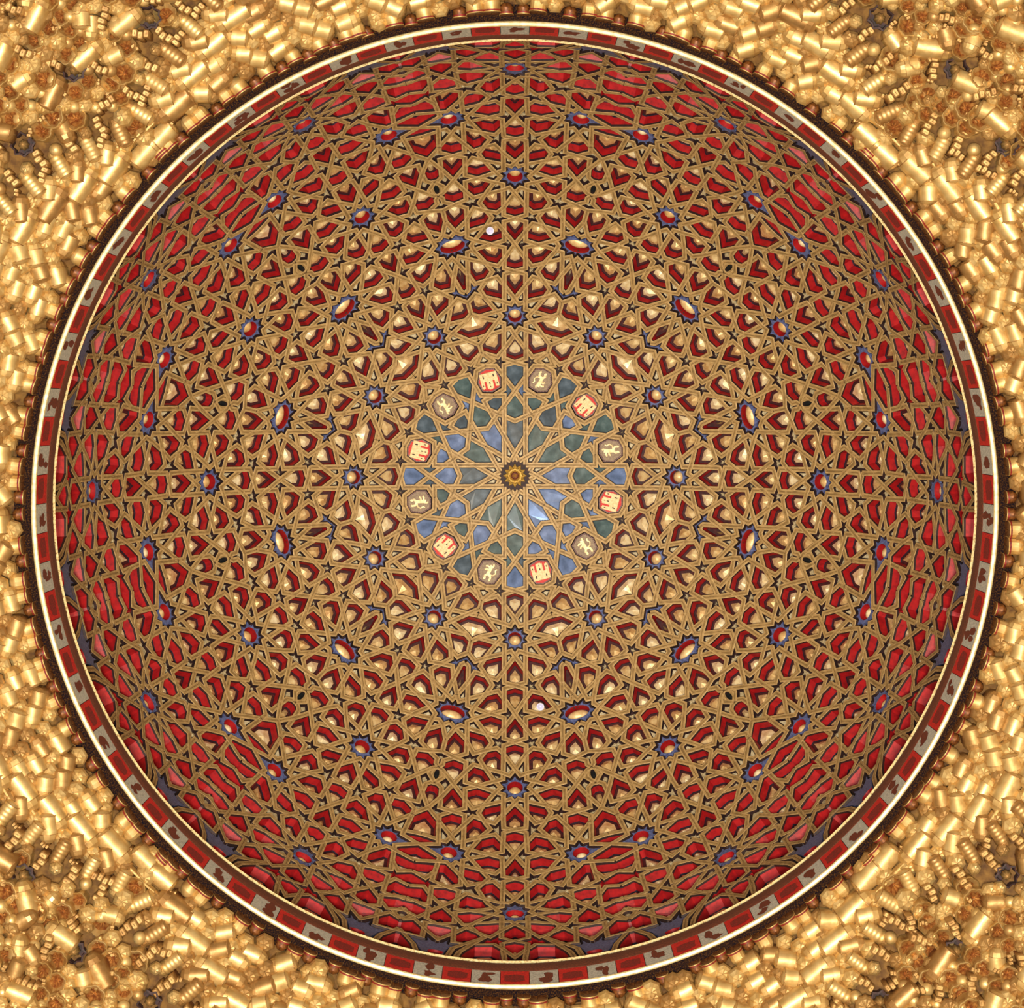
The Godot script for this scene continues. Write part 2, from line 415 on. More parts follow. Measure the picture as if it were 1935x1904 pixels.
func oval(c: Vector2, r: float, stretch: float, n: int) -> PackedVector2Array:
	# an oval about c, stretched along the ring; r in true metres
	var out := PackedVector2Array(); var k := r / local_scale(c); var u := c.normalized(); var tn := Vector2(u.y, -u.x)
	for i in n:
		var a := -TAU * i / n
		out.append(c + u * cos(a) * k + tn * sin(a) * k * stretch)
	if area(out) < 0: out.reverse()
	return out

func rosette(f: PackedVector2Array, c: Vector2, stretch: float, r: float, parent: Node, gold: Material) -> void:
	var star := shrink(f, (HW + 0.004) / local_scale(c))
	var bedw := Tris.new(); var bedf := Tris.new(); var edge := inset(star, 0.016 / local_scale(c)); var deep := inset(star, 0.028 / local_scale(c))
	wall(bedw, star, 0.004, star, 0.05); wall(bedf, star, 0.05, deep, 0.05)
	commit("star_bed", [[bedw, mats.strap_side], [bedf, mats.bed]], parent)
	# the blue plate: notched outside, round inside
	var t := Tris.new(); var n := edge.size() * 2
	var outer := PackedVector2Array(); var inner := PackedVector2Array()
	for i in edge.size():
		var q := edge[i]; var q2 := edge[(i + 1) % edge.size()]
		outer.append(q); var m := (q + q2) * 0.5
		outer.append(m + (c - m) * 0.10)
	var k := r / local_scale(c); var u := c.normalized(); var tn := Vector2(u.y, -u.x)
	for q in outer:
		var d := q - c; var x := d.dot(u); var y := d.dot(tn) / stretch; var l := Vector2(x, y).normalized()
		inner.append(c + u * l.x * k + tn * l.y * k * stretch)
	wall(t, outer, 0.04, outer, 0.018); wall(t, outer, 0.018, inner, 0.018)
	commit("star_plate", [[t, mats.blue]], parent)
	var w := Tris.new(); var fl := Tris.new()
	wall(w, inner, 0.018, inner, 0.135); lid(fl, inner, 0.134)
	commit("star_well", [[w, mats.red], [fl, mats.navy]], parent)
	var rows := []
	for i in 8:
		var a := PI / 2 * i / 7.0
		var o := oval(c, maxf(r * 0.86 * cos(a), 0.0005), stretch, 20); var row := PackedVector3Array()
		for q in o: row.append(sph(q, 0.13 - r * 0.95 * sin(a)))
		rows.append(row)
	smooth("star_boss", rows, gold, parent)

func strap_mesh(path: PackedVector2Array, z: PackedFloat32Array) -> ArrayMesh:
	# profile across a strap: offset in half widths, depth, material
	var prof := [[-1.0, 0.04], [-1.0, 0.003], [-0.86, 0.0], [-0.56, 0.0], [-0.13, 0.0], [-0.08, 0.005], [0.08, 0.005], [0.13, 0.0], [0.56, 0.0], [0.86, 0.0], [1.0, 0.003], [1.0, 0.04]]
	var kind := [0, 1, 1, 2, 3, 3, 3, 2, 1, 1, 0]
	var ts := [Tris.new(), Tris.new(), Tris.new(), Tris.new()]
	var n := path.size(); var cols := []
	for i in n:
		var d0 := (path[i] - path[maxi(i - 1, 0)]).normalized() if i > 0 else (path[1] - path[0]).normalized()
		var d1 := (path[mini(i + 1, n - 1)] - path[i]).normalized() if i < n - 1 else d0
		var n0 := Vector2(-d0.y, d0.x); var n1 := Vector2(-d1.y, d1.x)
		var m := (n0 + n1) / maxf(1.0 + n0.dot(n1), 0.15)
		var hw := HW / local_scale(path[i])
		var q := path[i]
		var seam := absf(absf(ph_of(q)) - 15.0) < 0.03   # wedges meet at the seam with a fine open joint
		if i == 0: q -= d1 * (-0.003 if seam else hw * 0.3)
		if i == n - 1: q += d0 * (-0.003 if seam else hw * 0.3)
		var row := PackedVector3Array()
		for k in prof: row.append(sph(q + m * hw * k[0], k[1] + z[i] * (1.0 if k[1] < 0.03 else 0.0)))
		cols.append(row)
	for i in n - 1:
		for k in prof.size() - 1:
			ts[kind[k]].q(cols[i][k], cols[i + 1][k], cols[i + 1][k + 1], cols[i][k + 1])
	for e in [0, n - 1]:   # ends
		for k in range(1, prof.size() - 2): ts[0].t(cols[e][0], cols[e][k], cols[e][k + 1])
	var o := commit("tmp", [[ts[0], mats.strap_side], [ts[1], mats.strap_edge], [ts[2], mats.strap], [ts[3], mats.groove]], self)
	var mm: ArrayMesh = o.mesh
	remove_child(o); o.free()
	return mm

func ph_of(w: Vector2) -> float:
	return rad_to_deg(atan2(w.x, w.y))

func straps(parent: Node) -> int:
	# follow each strap through its crossings, cutting at the seams between gores
	var used := {}; var over := {}; var count := 0
	var mine := {}
	for e in edges:
		var m := ph_of((nodes[e.x] + nodes[e.y]) * 0.5)
		if edges[e] and m > -14.97 and m < 15.03: mine[e] = true
	var opposite := func(a: int, b: int) -> int:   # coming from a into b, which way on
		if absf(absf(ph_of(nodes[b])) - 15.0) < 0.03 and absf(absf(ph_of(nodes[a])) - 15.0) > 0.03: return -1
		var l: Array = nb[b]; var best := -1; var bd := -2.0
		if l.size() == 2: return l[0] if l[1] == a else l[1]
		if l.size() == 4: return l[(l.find(a) + 2) % 4]
		for c in l:
			if c == a: continue
			var d := (nodes[b] - nodes[a]).normalized().dot((nodes[c] - nodes[b]).normalized())
			if d > bd: bd = d; best = c
		return best if bd > 0.75 else -1
	for e: Vector2i in mine:
		if used.has(e): continue
		used[e] = true
		var chain: Array[int] = [e.x, e.y]
		for side in 2:
			while chain.size() < 14:
				var nx: int = opposite.call(chain[-2], chain[-1])
				if nx < 0: break
				var k := Vector2i(mini(chain[-1], nx), maxi(chain[-1], nx))
				if used.has(k) or not mine.has(k): break
				if nb[nx].size() > 0 and opposite.call(nx, chain[-1]) != chain[-2]: break
				used[k] = true; chain.append(nx)
			chain.reverse()
		var path := PackedVector2Array(); var z := PackedFloat32Array()
		var flip := 1.0
		for i in chain.size():
			path.append(nodes[chain[i]])
			var h := 0.0
			if nb[chain[i]].size() >= 4:
				var want := flip
				if over.has(chain[i]): want = -over[chain[i]]
				else: over[chain[i]] = want
				h = -0.0035 if want > 0 else 0.004
				flip = -want
			z.append(h)
		place("strap", strap_mesh(path, z), parent); count += 1
	return count
func contains(a: PackedVector2Array, v: float, ph: float) -> bool:
	return Geometry2D.is_point_in_polygon(plan(v, ph), a)

var shield_face := PackedVector2Array()

func gore() -> Node3D:
	var g := thing("dome_gore", "", "dome", "wedges of the strapwork dome")
	g.position.y = YE
	var stars := [[304.5, 0.0, 1.0, 0.082], [453.0, 15.0, 1.75, 0.084], [453.0, -15.0, 1.75, 0.084], [585.0, 0.0, 1.0, 0.09], [695.0, 9.9, 1.0, 0.092], [695.0, -9.9, 1.0, 0.092], [796.0, 0.0, 1.0, 0.095], [866.0, 9.9, 1.0, 0.09], [866.0, -9.9, 1.0, 0.09]]
	var golds := [mats.gold_a, mats.gold_b, mats.gold_c]
	var all := faces()
	var stat := {}
	for f0: PackedVector2Array in all:
		var c := centre(f0); var ph := ph_of(c)
		if ph < -15.02 or ph >= 14.98: continue
		var f := tidy(f0)
		if f.size() < 3: continue
		var s := local_scale(c); var v := F * sin(2.0 * atan(c.length() / (2.0 * RD))) * RD / (YE + RD * cos(2.0 * atan(c.length() / (2.0 * RD))))
		var star := []
		for k in stars:
			if contains(f, k[0], k[1]): star = k
		var gold: Material = golds[rng.randi() % 3]
		if not star.is_empty():
			rosette(f, plan(star[0], star[1]) if star[0] > 860.0 else c, star[2], star[3], g, gold); stat["star"] = stat.get("star", 0) + 1
			continue
		if contains(f, 188.0, -15.0) or contains(f, 188.0, 15.0):
			shield_face = f; continue
		if contains(f, 561.0, -15.0):
			hook_plate(f, c, s, g); continue
		var open := shrink(f, HW * 0.97 / s)
		if open.size() < 3: continue
		var ar := area(open) * s * s
		if ar < 0.00012: continue
		if contains(f, 350.5, -15.0):
			well("inlay_bed", open, 0.004, 0.05, 0.0, mats.strap_side, mats.bed, g)
			block("blue_chevron", shrink(open, 0.017 / s), 0.05, 0.02, 0.004, mats.blue, g)
		elif v < 224.0 and ar > 0.0035 and open.size() in [5, 6, 7, 8]:
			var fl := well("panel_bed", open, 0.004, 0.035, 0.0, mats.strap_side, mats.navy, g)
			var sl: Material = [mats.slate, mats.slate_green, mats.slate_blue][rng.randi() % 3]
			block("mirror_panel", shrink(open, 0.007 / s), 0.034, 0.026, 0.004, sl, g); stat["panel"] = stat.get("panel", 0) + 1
		elif ar < 0.018 or (open.size() >= 9 and ar < 0.032):
			var lens := false
			well("inlay_bed", open, 0.004, 0.05 if not lens else 0.09, 0.0, mats.strap_side, mats.bed, g)
			var starry := open.size() >= 6
			var piece := shrink(open, (0.024 if starry else 0.014) / s)
			if piece.size() >= 3 and area(piece) * s * s > 0.00008:
				block("inlay", piece, 0.05, 0.022, 0.004, mats.cream_dull if starry else mats.cream, g)
			stat["inlay"] = stat.get("inlay", 0) + 1
		else:
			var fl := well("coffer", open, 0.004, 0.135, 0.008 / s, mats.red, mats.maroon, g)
			var b := shrink(fl, 0.034 / s)
			if b.size() >= 3: gem("gilded_boss", b, 0.134, 0.014, 0.05, gold, g)
			stat["coffer"] = stat.get("coffer", 0) + 1
	stat["strap"] = straps(g)
	print("gore ", stat, " faces ", all.size(), " nodes ", nodes.size())
	return g

func hook_plate(f: PackedVector2Array, c: Vector2, s: float, g: Node) -> void:
	var open := shrink(f, HW * 0.97 / s)
	var u := c.normalized(); var hole := PackedVector2Array(); var tn := Vector2(u.y, -u.x)
	var edge := PackedVector2Array()
	for i in open.size():
		for k in 4: edge.append(open[i].lerp(open[(i + 1) % open.size()], k / 4.0))
	for q in edge:
		var d := (q - c).normalized(); hole.append(c + (u * d.dot(u) * 0.075 + tn * d.dot(tn) * 0.03) / s)
	var t := Tris.new(); var b := Tris.new()
	wall(t, edge, 0.006, hole, 0.006); wall(b, hole, 0.006, hole, 0.12); lid(b, hole, 0.12)
	commit("hook_plate", [[t, mats.strap], [b, mats.black]], g)

# ---------------------------------------------------------------- scene
func _ready() -> void:
	rng.seed = 7
	var cam := Camera3D.new(); cam.name = "camera"
	cam.projection = Camera3D.PROJECTION_FRUSTUM; cam.near = 0.1; cam.far = 80.0
	cam.size = 0.1 * 1904.0 / F
	cam.frustum_offset = Vector2(967.5 - 973.0, 694.1 - 952.0) * 0.1 / F
	cam.transform = Transform3D(Basis(Vector3(1, 0, 0), Vector3(0, 0, 1), Vector3(0, -1, 0)), Vector3(0, 0, 1.302))
	add_child(cam)
	var env := Environment.new(); env.background_mode = Environment.BG_COLOR; env.background_color = Color(0.05, 0.05, 0.06)
	env.tonemap_mode = Environment.TONE_MAPPER_LINEAR; env.tonemap_exposure = 1.3
	env.sdfgi_enabled = true; env.ssao_enabled = true; env.ssil_enabled = true
	var we := WorldEnvironment.new(); we.environment = env; add_child(we)
	for k in 4:   # floodlights standing on the floor in the middle of the hall
		var l := AreaLight3D.new(); l.name = "floodlight_lamp"; l.area_size = Vector2(0.7, 0.7); l.light_energy = 200.0
		l.light_color = Color(1.0, 0.95, 0.85); l.shadow_enabled = true; l.area_range = 60.0
		l.position = Vector3(0.8 if k % 2 else -0.8, -1.2, 0.8 if k < 2 else -0.8)
		l.rotation = Vector3(PI / 2, 0, 0)
		add_child(l, true)
	var cool_fill := AreaLight3D.new(); cool_fill.name = "added_cool_lamp"; cool_fill.area_size = Vector2(1.3, 1.0); cool_fill.light_energy = 110.0  # added cool lamp, put in to give the slate panels a bluish reflection
	cool_fill.light_color = Color(0.62, 0.78, 1.0); cool_fill.shadow_enabled = true; cool_fill.area_range = 60.0
	cool_fill.position = Vector3(-2.7, -1.2, 1.3); cool_fill.rotation = Vector3(PI / 2, 0, 0); add_child(cool_fill, true)
	materials()
	lattice()
	# setting
	var shell := []
	for i in 24:
		var a := 1.72 * i / 23.0; var row := PackedVector3Array()
		for j in 72: row.append(Vector3(cos(TAU * j / 72) * sin(a) * (RD + 0.3), YE + cos(a) * (RD + 0.3), sin(TAU * j / 72) * sin(a) * (RD + 0.3)))
		shell.append(row)
	structure(smooth("ceiling", shell, mats.bed, self))
	var g := gore()
	for k in 12:
		var o: Node3D = g if k == 0 else g.duplicate()
		if k > 0:
			o.name = "dome_gore_%03d" % k; add_child(o)
		o.rotation.y = -deg_to_rad(30.0 * k)
		for e in o.get_children():
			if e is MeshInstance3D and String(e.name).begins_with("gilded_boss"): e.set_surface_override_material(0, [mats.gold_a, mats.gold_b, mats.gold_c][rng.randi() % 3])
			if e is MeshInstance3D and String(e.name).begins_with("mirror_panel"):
				var lit := 0.85 if k in [1, 2, 3] else 0.3  # lower right wedges get more blue: reflected daylight put into the panel colour
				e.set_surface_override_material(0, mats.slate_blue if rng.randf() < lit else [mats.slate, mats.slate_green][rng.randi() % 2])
		o.set_meta("label", "red and gold wedge of the strapwork dome at %s o'clock" % CLOCK[k])
	rim()
	centre_boss()
	medallions()
	spotlights()
	muqarnas()
	room()

func rim() -> void:
	structure(ring([Vector2(4.85, 23.9), Vector2(4.60, 23.76), Vector2(4.547, 23.75), Vector2(4.542, 23.62), Vector2(4.525, 23.53)], 144, mats.band, "trim_1", self))
	structure(ring([Vector2(4.53, 23.525), Vector2(4.496, 23.515), Vector2(4.489, 23.498), Vector2(4.500, 23.484)], 288, mats.lip_worn, "trim_2", self))
	structure(ring([Vector2(4.515, 23.487), Vector2(4.503, 23.44), Vector2(4.498, 23.33), Vector2(4.498, 23.25), Vector2(4.506, 23.17), Vector2(4.53, 23.145)], 144, mats.brown, "trim_3", self))
	structure(ring([Vector2(4.522, 23.17), Vector2(4.56, 22.75)], 144, mats.bed, "trim_4", self))
	structure(ring([Vector2(4.54, 22.77), Vector2(4.526, 22.745), Vector2(4.532, 22.722), Vector2(4.555, 22.715), Vector2(4.57, 22.73), Vector2(4.58, 22.76)], 216, mats.lip, "trim_5", self))
	# the painted frieze: red and grey boards by turns on the upright face of the ring
	var back: MeshInstance3D = get_node("trim_4")
	var n := 102
	for i in n:
		var red := i % 2 == 0
		var a0 := TAU * (i - 0.5 + 0.012) / n; var a1 := TAU * (i + 0.5 - 0.012) / n
		var t := Tris.new(); var m := Tris.new()
		var y0 := 22.78; var y1 := 23.14
		var o0 := 4.555; var o1 := 4.522; var f0 := 4.537; var f1 := 4.504
		for k in 4:
			var b0 := lerpf(a0, a1, k / 4.0); var b1 := lerpf(a0, a1, (k + 1) / 4.0)
			t.q(pol(f0, b0, y0), pol(f1, b0, y1), pol(f1, b1, y1), pol(f0, b1, y0))
			t.q(pol(o0, b0, y0), pol(f0, b0, y0), pol(f0, b1, y0), pol(o0, b1, y0))
			t.q(pol(o1, b1, y1), pol(f1, b1, y1), pol(f1, b0, y1), pol(o1, b0, y1))
		t.q(pol(o0, a0, y0), pol(o1, a0, y1), pol(f1, a0, y1), pol(f0, a0, y0)); t.q(pol(f0, a1, y0), pol(f1, a1, y1), pol(o1, a1, y1), pol(o0, a1, y0))
		var face := func(b: float, y: float) -> Vector3: return pol(lerpf(f0, f1, (y - y0) / (y1 - y0)) - 0.003, b, y)
		# worn painted ornament: a leaf spray on the grey boards, a brown square on the red ones
		var c := (a0 + a1) * 0.5; var da := (a1 - a0)
		for blob in (4 if not red else 1):
			var bx := c + (rng.randf() - 0.5) * da * (0.35 if not red else 0.06); var by := 22.955 + (rng.randf() - 0.5) * (0.2 if not red else 0.04)
			var wx := da * (0.10 + 0.14 * rng.randf() if not red else 0.36); var wy := 0.04 + 0.07 * rng.randf() if not red else 0.10
			var pts := []
			for k in 10:
				var g := TAU * k / 10
				var q := 0.65 + 0.5 * rng.randf() if not red else (0.9 + 0.15 * rng.randf()) / maxf(absf(cos(g)), absf(sin(g)))
				pts.append(face.call(bx + cos(g) * wx * q, by + sin(g) * wy * q))
			for k in 10: m.t(face.call(bx, by), pts[(k + 1) % 10], pts[k])
		commit("frieze_panel", [[t, mats.frieze_red if red else mats.frieze_grey], [m, mats.frieze_rust if red else mats.frieze_brown]], back)
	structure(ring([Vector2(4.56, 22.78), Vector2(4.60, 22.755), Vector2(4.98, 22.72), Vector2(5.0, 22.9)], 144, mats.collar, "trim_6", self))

func pol(r: float, a: float, y: float) -> Vector3:
	# a = 0 at the bottom of the picture, counted towards the right
	return Vector3(r * sin(a), y, -r * cos(a))

func centre_boss() -> void:
	var o := thing("star_boss", "carved gilded twelve-pointed flower boss at the apex of the dome", "boss")
	o.position.y = YE
	var bed := Tris.new()
	for i in 24: bed.t(sph(Vector2.ZERO, 0.05), sph(Vector2.from_angle(TAU * i / 24) * 0.215, 0.05), sph(Vector2.from_angle(TAU * (i + 1) / 24) * 0.215, 0.05))
	commit("boss_bed", [[bed, mats.bed]], o)
	var t := Tris.new()
	var prof := [[0.148, 0.105, 0.035], [0.142, 0.10, 0.012], [0.096, 0.086, -0.012], [0.088, 0.08, -0.03], [0.07, 0.062, -0.034], [0.05, 0.044, -0.004]]
	var rows := []
	for k in prof:
		var row := PackedVector2Array()
		for i in 24: row.append(Vector2.from_angle(TAU * i / 24) * (k[0] if i % 2 == 0 else k[1]))
		rows.append(row)
	for k in prof.size() - 1: wall(t, rows[k], prof[k][2], rows[k + 1], prof[k + 1][2])
	commit("flower", [[t, mats.leaf_gold]], o)
	var cup := Tris.new(); wall(cup, rows[5], -0.004, PackedVector2Array(range(24).map(func(i): return Vector2.from_angle(TAU * i / 24) * 0.034)), 0.02)
	lid(cup, PackedVector2Array(range(24).map(func(i): return Vector2.from_angle(TAU * i / 24) * 0.034)), 0.02)
	commit("cup", [[cup, mats.brown]], o)
	var bud := Tris.new()
	for i in 8:
		var a := Vector2.from_angle(TAU * i / 8) * 0.02; var b := Vector2.from_angle(TAU * (i + 1) / 8) * 0.02
		bud.t(sph(a, 0.02), sph(b, 0.02), sph(Vector2.ZERO, -0.02))
	commit("bud", [[bud, mats.leaf_gold]], o)

func medallions() -> void:
	var f := tidy(shield_face); var c := centre(f); var s := local_scale(c)
	var u := c.normalized(); var tn := Vector2(u.y, -u.x)
	if tn.x < 0: tn = -tn
	var at := func(x: float, y: float) -> Vector2: return c + (tn * x - u * y) / s
	var open := shrink(f, HW * 0.97 / s)
	for k in 12:
		var castle := k % 2 == 1
		var names := ["six", "five", "four", "three", "two", "one", "twelve", "eleven", "ten", "nine", "eight", "seven"]
		var o := thing("castle_medallion" if castle else "lion_medallion", "", "medallion", "castle medallions round the dome centre" if castle else "lion medallions round the dome centre")
		o.set_meta("label", ("red octagonal medallion with cream castle, between the %s and %s o'clock wedges" if castle else "taupe octagonal medallion with gilded lion, between the %s and %s o'clock wedges") % [names[(k + 11) % 12], names[k]])
		o.position.y = YE; o.rotation.y = -deg_to_rad(30.0 * k)
		var w := Tris.new(); var fl := Tris.new()
		wall(w, open, 0.004, open, 0.07); lid(fl, open, 0.07)
		commit("recess", [[w, mats.strap_side], [fl, mats.bed]], o)
		var rim_ := shrink(open, 0.012 / s); var fi := inset(rim_, 0.014 / s)
		var t := Tris.new(); wall(t, rim_, 0.07, rim_, 0.022); wall(t, rim_, 0.022, fi, 0.022); wall(t, fi, 0.022, fi, 0.04)
		commit("border", [[t, mats.mauve]], o)
		var beads := Tris.new()
		for i in rim_.size():
			var a := rim_[i].lerp(fi[i], 0.5); var b := rim_[(i + 1) % rim_.size()].lerp(fi[(i + 1) % rim_.size()], 0.5)
			for j in 6:
				var q := a.lerp(b, (j + 0.5) / 6.0)
				for g in 6: beads.t(sph(q + Vector2.from_angle(TAU * g / 6) * 0.0055, 0.022), sph(q + Vector2.from_angle(TAU * (g + 1) / 6) * 0.0055, 0.022), sph(q, 0.014))
		commit("beading", [[beads, mats.bed if not castle else mats.mauve]], o)
		var field := Tris.new(); lid(field, fi, 0.038)
		commit("field", [[field, mats.heraldic_red if castle else mats.taupe]], o)
		if castle:
			var keep := PackedVector2Array()
			for q in [[-0.105, -0.098], [0.105, -0.098], [0.105, 0.085], [0.092, 0.085], [0.092, 0.094], [0.078, 0.094], [0.078, 0.085], [0.062, 0.085], [0.062, 0.005], [0.040, 0.005], [0.040, 0.100], [0.022, 0.100], [0.022, 0.110], [-0.022, 0.110], [-0.022, 0.100], [-0.040, 0.100], [-0.040, 0.005], [-0.062, 0.005], [-0.062, 0.085], [-0.078, 0.085], [-0.078, 0.094], [-0.092, 0.094], [-0.092, 0.085], [-0.105, 0.085]]:
				keep.append(at.call(q[0], q[1]))
			if area(keep) < 0: keep.reverse()
			block("castle", keep, 0.038, 0.014, 0.003, mats.ivory, o)
			var body: Node = o.get_node("castle")
			var dark := Tris.new()
			for q in [[-0.062, -0.055, 0.007, 0.018], [0.0, -0.058, 0.007, 0.02], [0.062, -0.055, 0.007, 0.018], [-0.084, 0.05, 0.005, 0.010], [0.084, 0.05, 0.005, 0.010], [0.0, 0.03, 0.006, 0.013], [0.0, 0.075, 0.005, 0.008]]:
				var r := PackedVector2Array([at.call(q[0] - q[2], q[1] - q[3]), at.call(q[0] + q[2], q[1] - q[3]), at.call(q[0] + q[2], q[1] + q[3]), at.call(q[0] - q[2], q[1] + q[3])])
				if area(r) < 0: r.reverse()
				lid(dark, r, 0.0132)
			commit("window_slit", [[dark, mats.bed]], body)
		else:
			var shape := PackedVector2Array()
			var limbs := [[0.020, [[-0.012, -0.035], [0.0, 0.02], [0.012, 0.06]]], [0.024, [[0.012, 0.06], [0.02, 0.078]]], [0.014, [[0.024, 0.084], [0.044, 0.088]]], [0.010, [[0.01, 0.05], [-0.035, 0.066], [-0.058, 0.058]]], [0.010, [[0.002, 0.022], [-0.04, 0.026], [-0.06, 0.012]]],
				[0.012, [[-0.012, -0.035], [-0.044, -0.058], [-0.034, -0.088], [-0.052, -0.094]]], [0.012, [[-0.006, -0.035], [0.03, -0.058], [0.026, -0.1], [0.012, -0.106]]], [0.007, [[0.0, -0.03], [0.05, -0.036], [0.078, -0.006], [0.066, 0.03], [0.085, 0.05]]]]
			for l in limbs:
				var line := PackedVector2Array()
				for q in l[1]: line.append(Vector2(q[0], q[1]))
				for r in Geometry2D.offset_polyline(line, l[0], Geometry2D.JOIN_ROUND, Geometry2D.END_ROUND):
					if shape.is_empty(): shape = r
					else:
						for mrg in Geometry2D.merge_polygons(shape, r):
							if not Geometry2D.is_polygon_clockwise(mrg): shape = mrg; break
			shape = tidy(shape, 0.005)
			var lion := PackedVector2Array()
			for q in shape: lion.append(at.call(q.x, q.y))
			if area(lion) < 0: lion.reverse()
			block("lion", lion, 0.038, 0.016, 0.0004, mats.gold_c, o)

func spotlights() -> void:
	# two small white lamps hung in coffers of the dome
	for q in [[926.0, 436.0, "above", "upper"], [1021.0, 1335.0, "below", "lower"]]:
		var y := 27.55
		var o := thing("spotlight", "small white round spotlight in a coffer %s the dome centre, the %s of two" % [q[2], q[3]], "lamp", "spotlights in the dome")
		o.position = Vector3((q[0] - 973.0) * y / F, y, 1.302 + (694.1 - q[1]) * y / F)
		var body := []
		for r in [[0.02, 0.10], [0.036, 0.09], [0.042, 0.02], [0.046, 0.0], [0.040, -0.006], [0.037, 0.004]]:
			var row := PackedVector3Array()
			for i in 20: row.append(Vector3(cos(TAU * i / 20) * r[0], r[1], sin(TAU * i / 20) * r[0]))
			body.append(row)
		smooth("housing", body, mats.lamp_white, o)
		var lens := []
		for r in [[0.037, 0.004], [0.026, -0.004], [0.012, -0.008], [0.001, -0.009]]:
			var row := PackedVector3Array()
			for i in 20: row.append(Vector3(cos(TAU * i / 20) * r[0], r[1], sin(TAU * i / 20) * r[0]))
			lens.append(row)
		smooth("lens", lens, mats.lamp_lens, o)
		var st := Tris.new()
		st.q(Vector3(-0.006, 0.09, 0), Vector3(0.006, 0.09, 0), Vector3(0.006, 0.4, 0), Vector3(-0.006, 0.4, 0)); st.q(Vector3(0, 0.09, -0.006), Vector3(0, 0.09, 0.006), Vector3(0, 0.4, 0.006), Vector3(0, 0.4, -0.006))
		commit("stem", [[st, mats.lamp_white]], o)

func room() -> void:
	var b := BoxMesh.new(); b.size = Vector3(12, 0.3, 12)
	var o := place("floor", b, self); o.position.y = -1.75; b.material = mats.floor
	structure(o)
	var rb := BoxMesh.new(); rb.size = Vector3(12, 0.3, 12); rb.material = mats.bed
	var ro := place("roof_7", rb, self); ro.position.y = 29.6; structure(ro)  # unseen roof slab above the dome, closes the hall
	for k in 4:
		var wm := BoxMesh.new(); wm.size = Vector3(12.0, 31.2, 0.4); wm.material = mats.plaster
		var w := place(["wall_north", "wall_east", "wall_south", "wall_west"][k], wm, self)
		w.rotation.y = PI / 2 * k; w.position = Vector3(0, 13.9, 0) + w.basis.z * 5.6
		structure(w)

# ---------------------------------------------------------------- muqarnas
var proto := {}              # kind -> [ArrayMesh, ...]

func lobed(r: float, rise: float, lobes: int, depth: float, n_u: int, squash := 1.0, band := 0.0, skin: Material = mats.gilt) -> ArrayMesh:
	# a hanging dome (towards -y), fluted when lobes > 0, over an upright drum that runs up into the ceiling
	var st := SurfaceTool.new(); st.begin(Mesh.PRIMITIVE_TRIANGLES)
	var n := lobes * 2 if lobes > 0 else 20
	var prof := [[1.0, -0.22], [1.0, 0.0]]
	for i in range(1, n_u + 1):
		var a := PI / 2 * i / n_u
		prof.append([maxf(cos(a), 0.01), sin(a) * rise / r])
	var rows := []
	for k in prof.size():
		var row := PackedVector3Array()
		for i in n:
			var a := TAU * i / n
			var f := 1.0
			if lobes > 0: f = 1.0 - depth * (i % 2)
			var q: float = prof[k][0] * r * f
			row.append(Vector3(cos(a) * q, -float(prof[k][1]) * r * (f if k > 1 else 1.0), sin(a) * q * squash))
		rows.append(row)
	grid_add(st, rows, true, false, 0xFFFFFFFF if lobes > 0 else 1)
	st.generate_normals(); st.set_material(skin)
	var m := st.commit()
	if band > 0.0:
		for bnd in [[1.12, band, 0.0, "bole"], [1.16, band * 0.35, band, "gilt_pale"]]:
			var s2 := SurfaceTool.new(); s2.begin(Mesh.PRIMITIVE_TRIANGLES)
			var y1: float = 0.16 * r * 1.2 + 0.02 - bnd[2]; var y0: float = y1 - bnd[1]
			var rr := []
			for q in [[0.9, y1], [bnd[0], y1], [bnd[0], y0], [0.9, y0]]:
				var row := PackedVector3Array()
				for i in n: row.append(Vector3(cos(TAU * i / n) * r * q[0], q[1], sin(TAU * i / n) * r * q[0] * squash))
				rr.append(row)
			grid_add(s2, rr, true, false, 0); s2.generate_normals(); s2.set_material(mats[bnd[3]]); m = s2.commit(m)
	return m

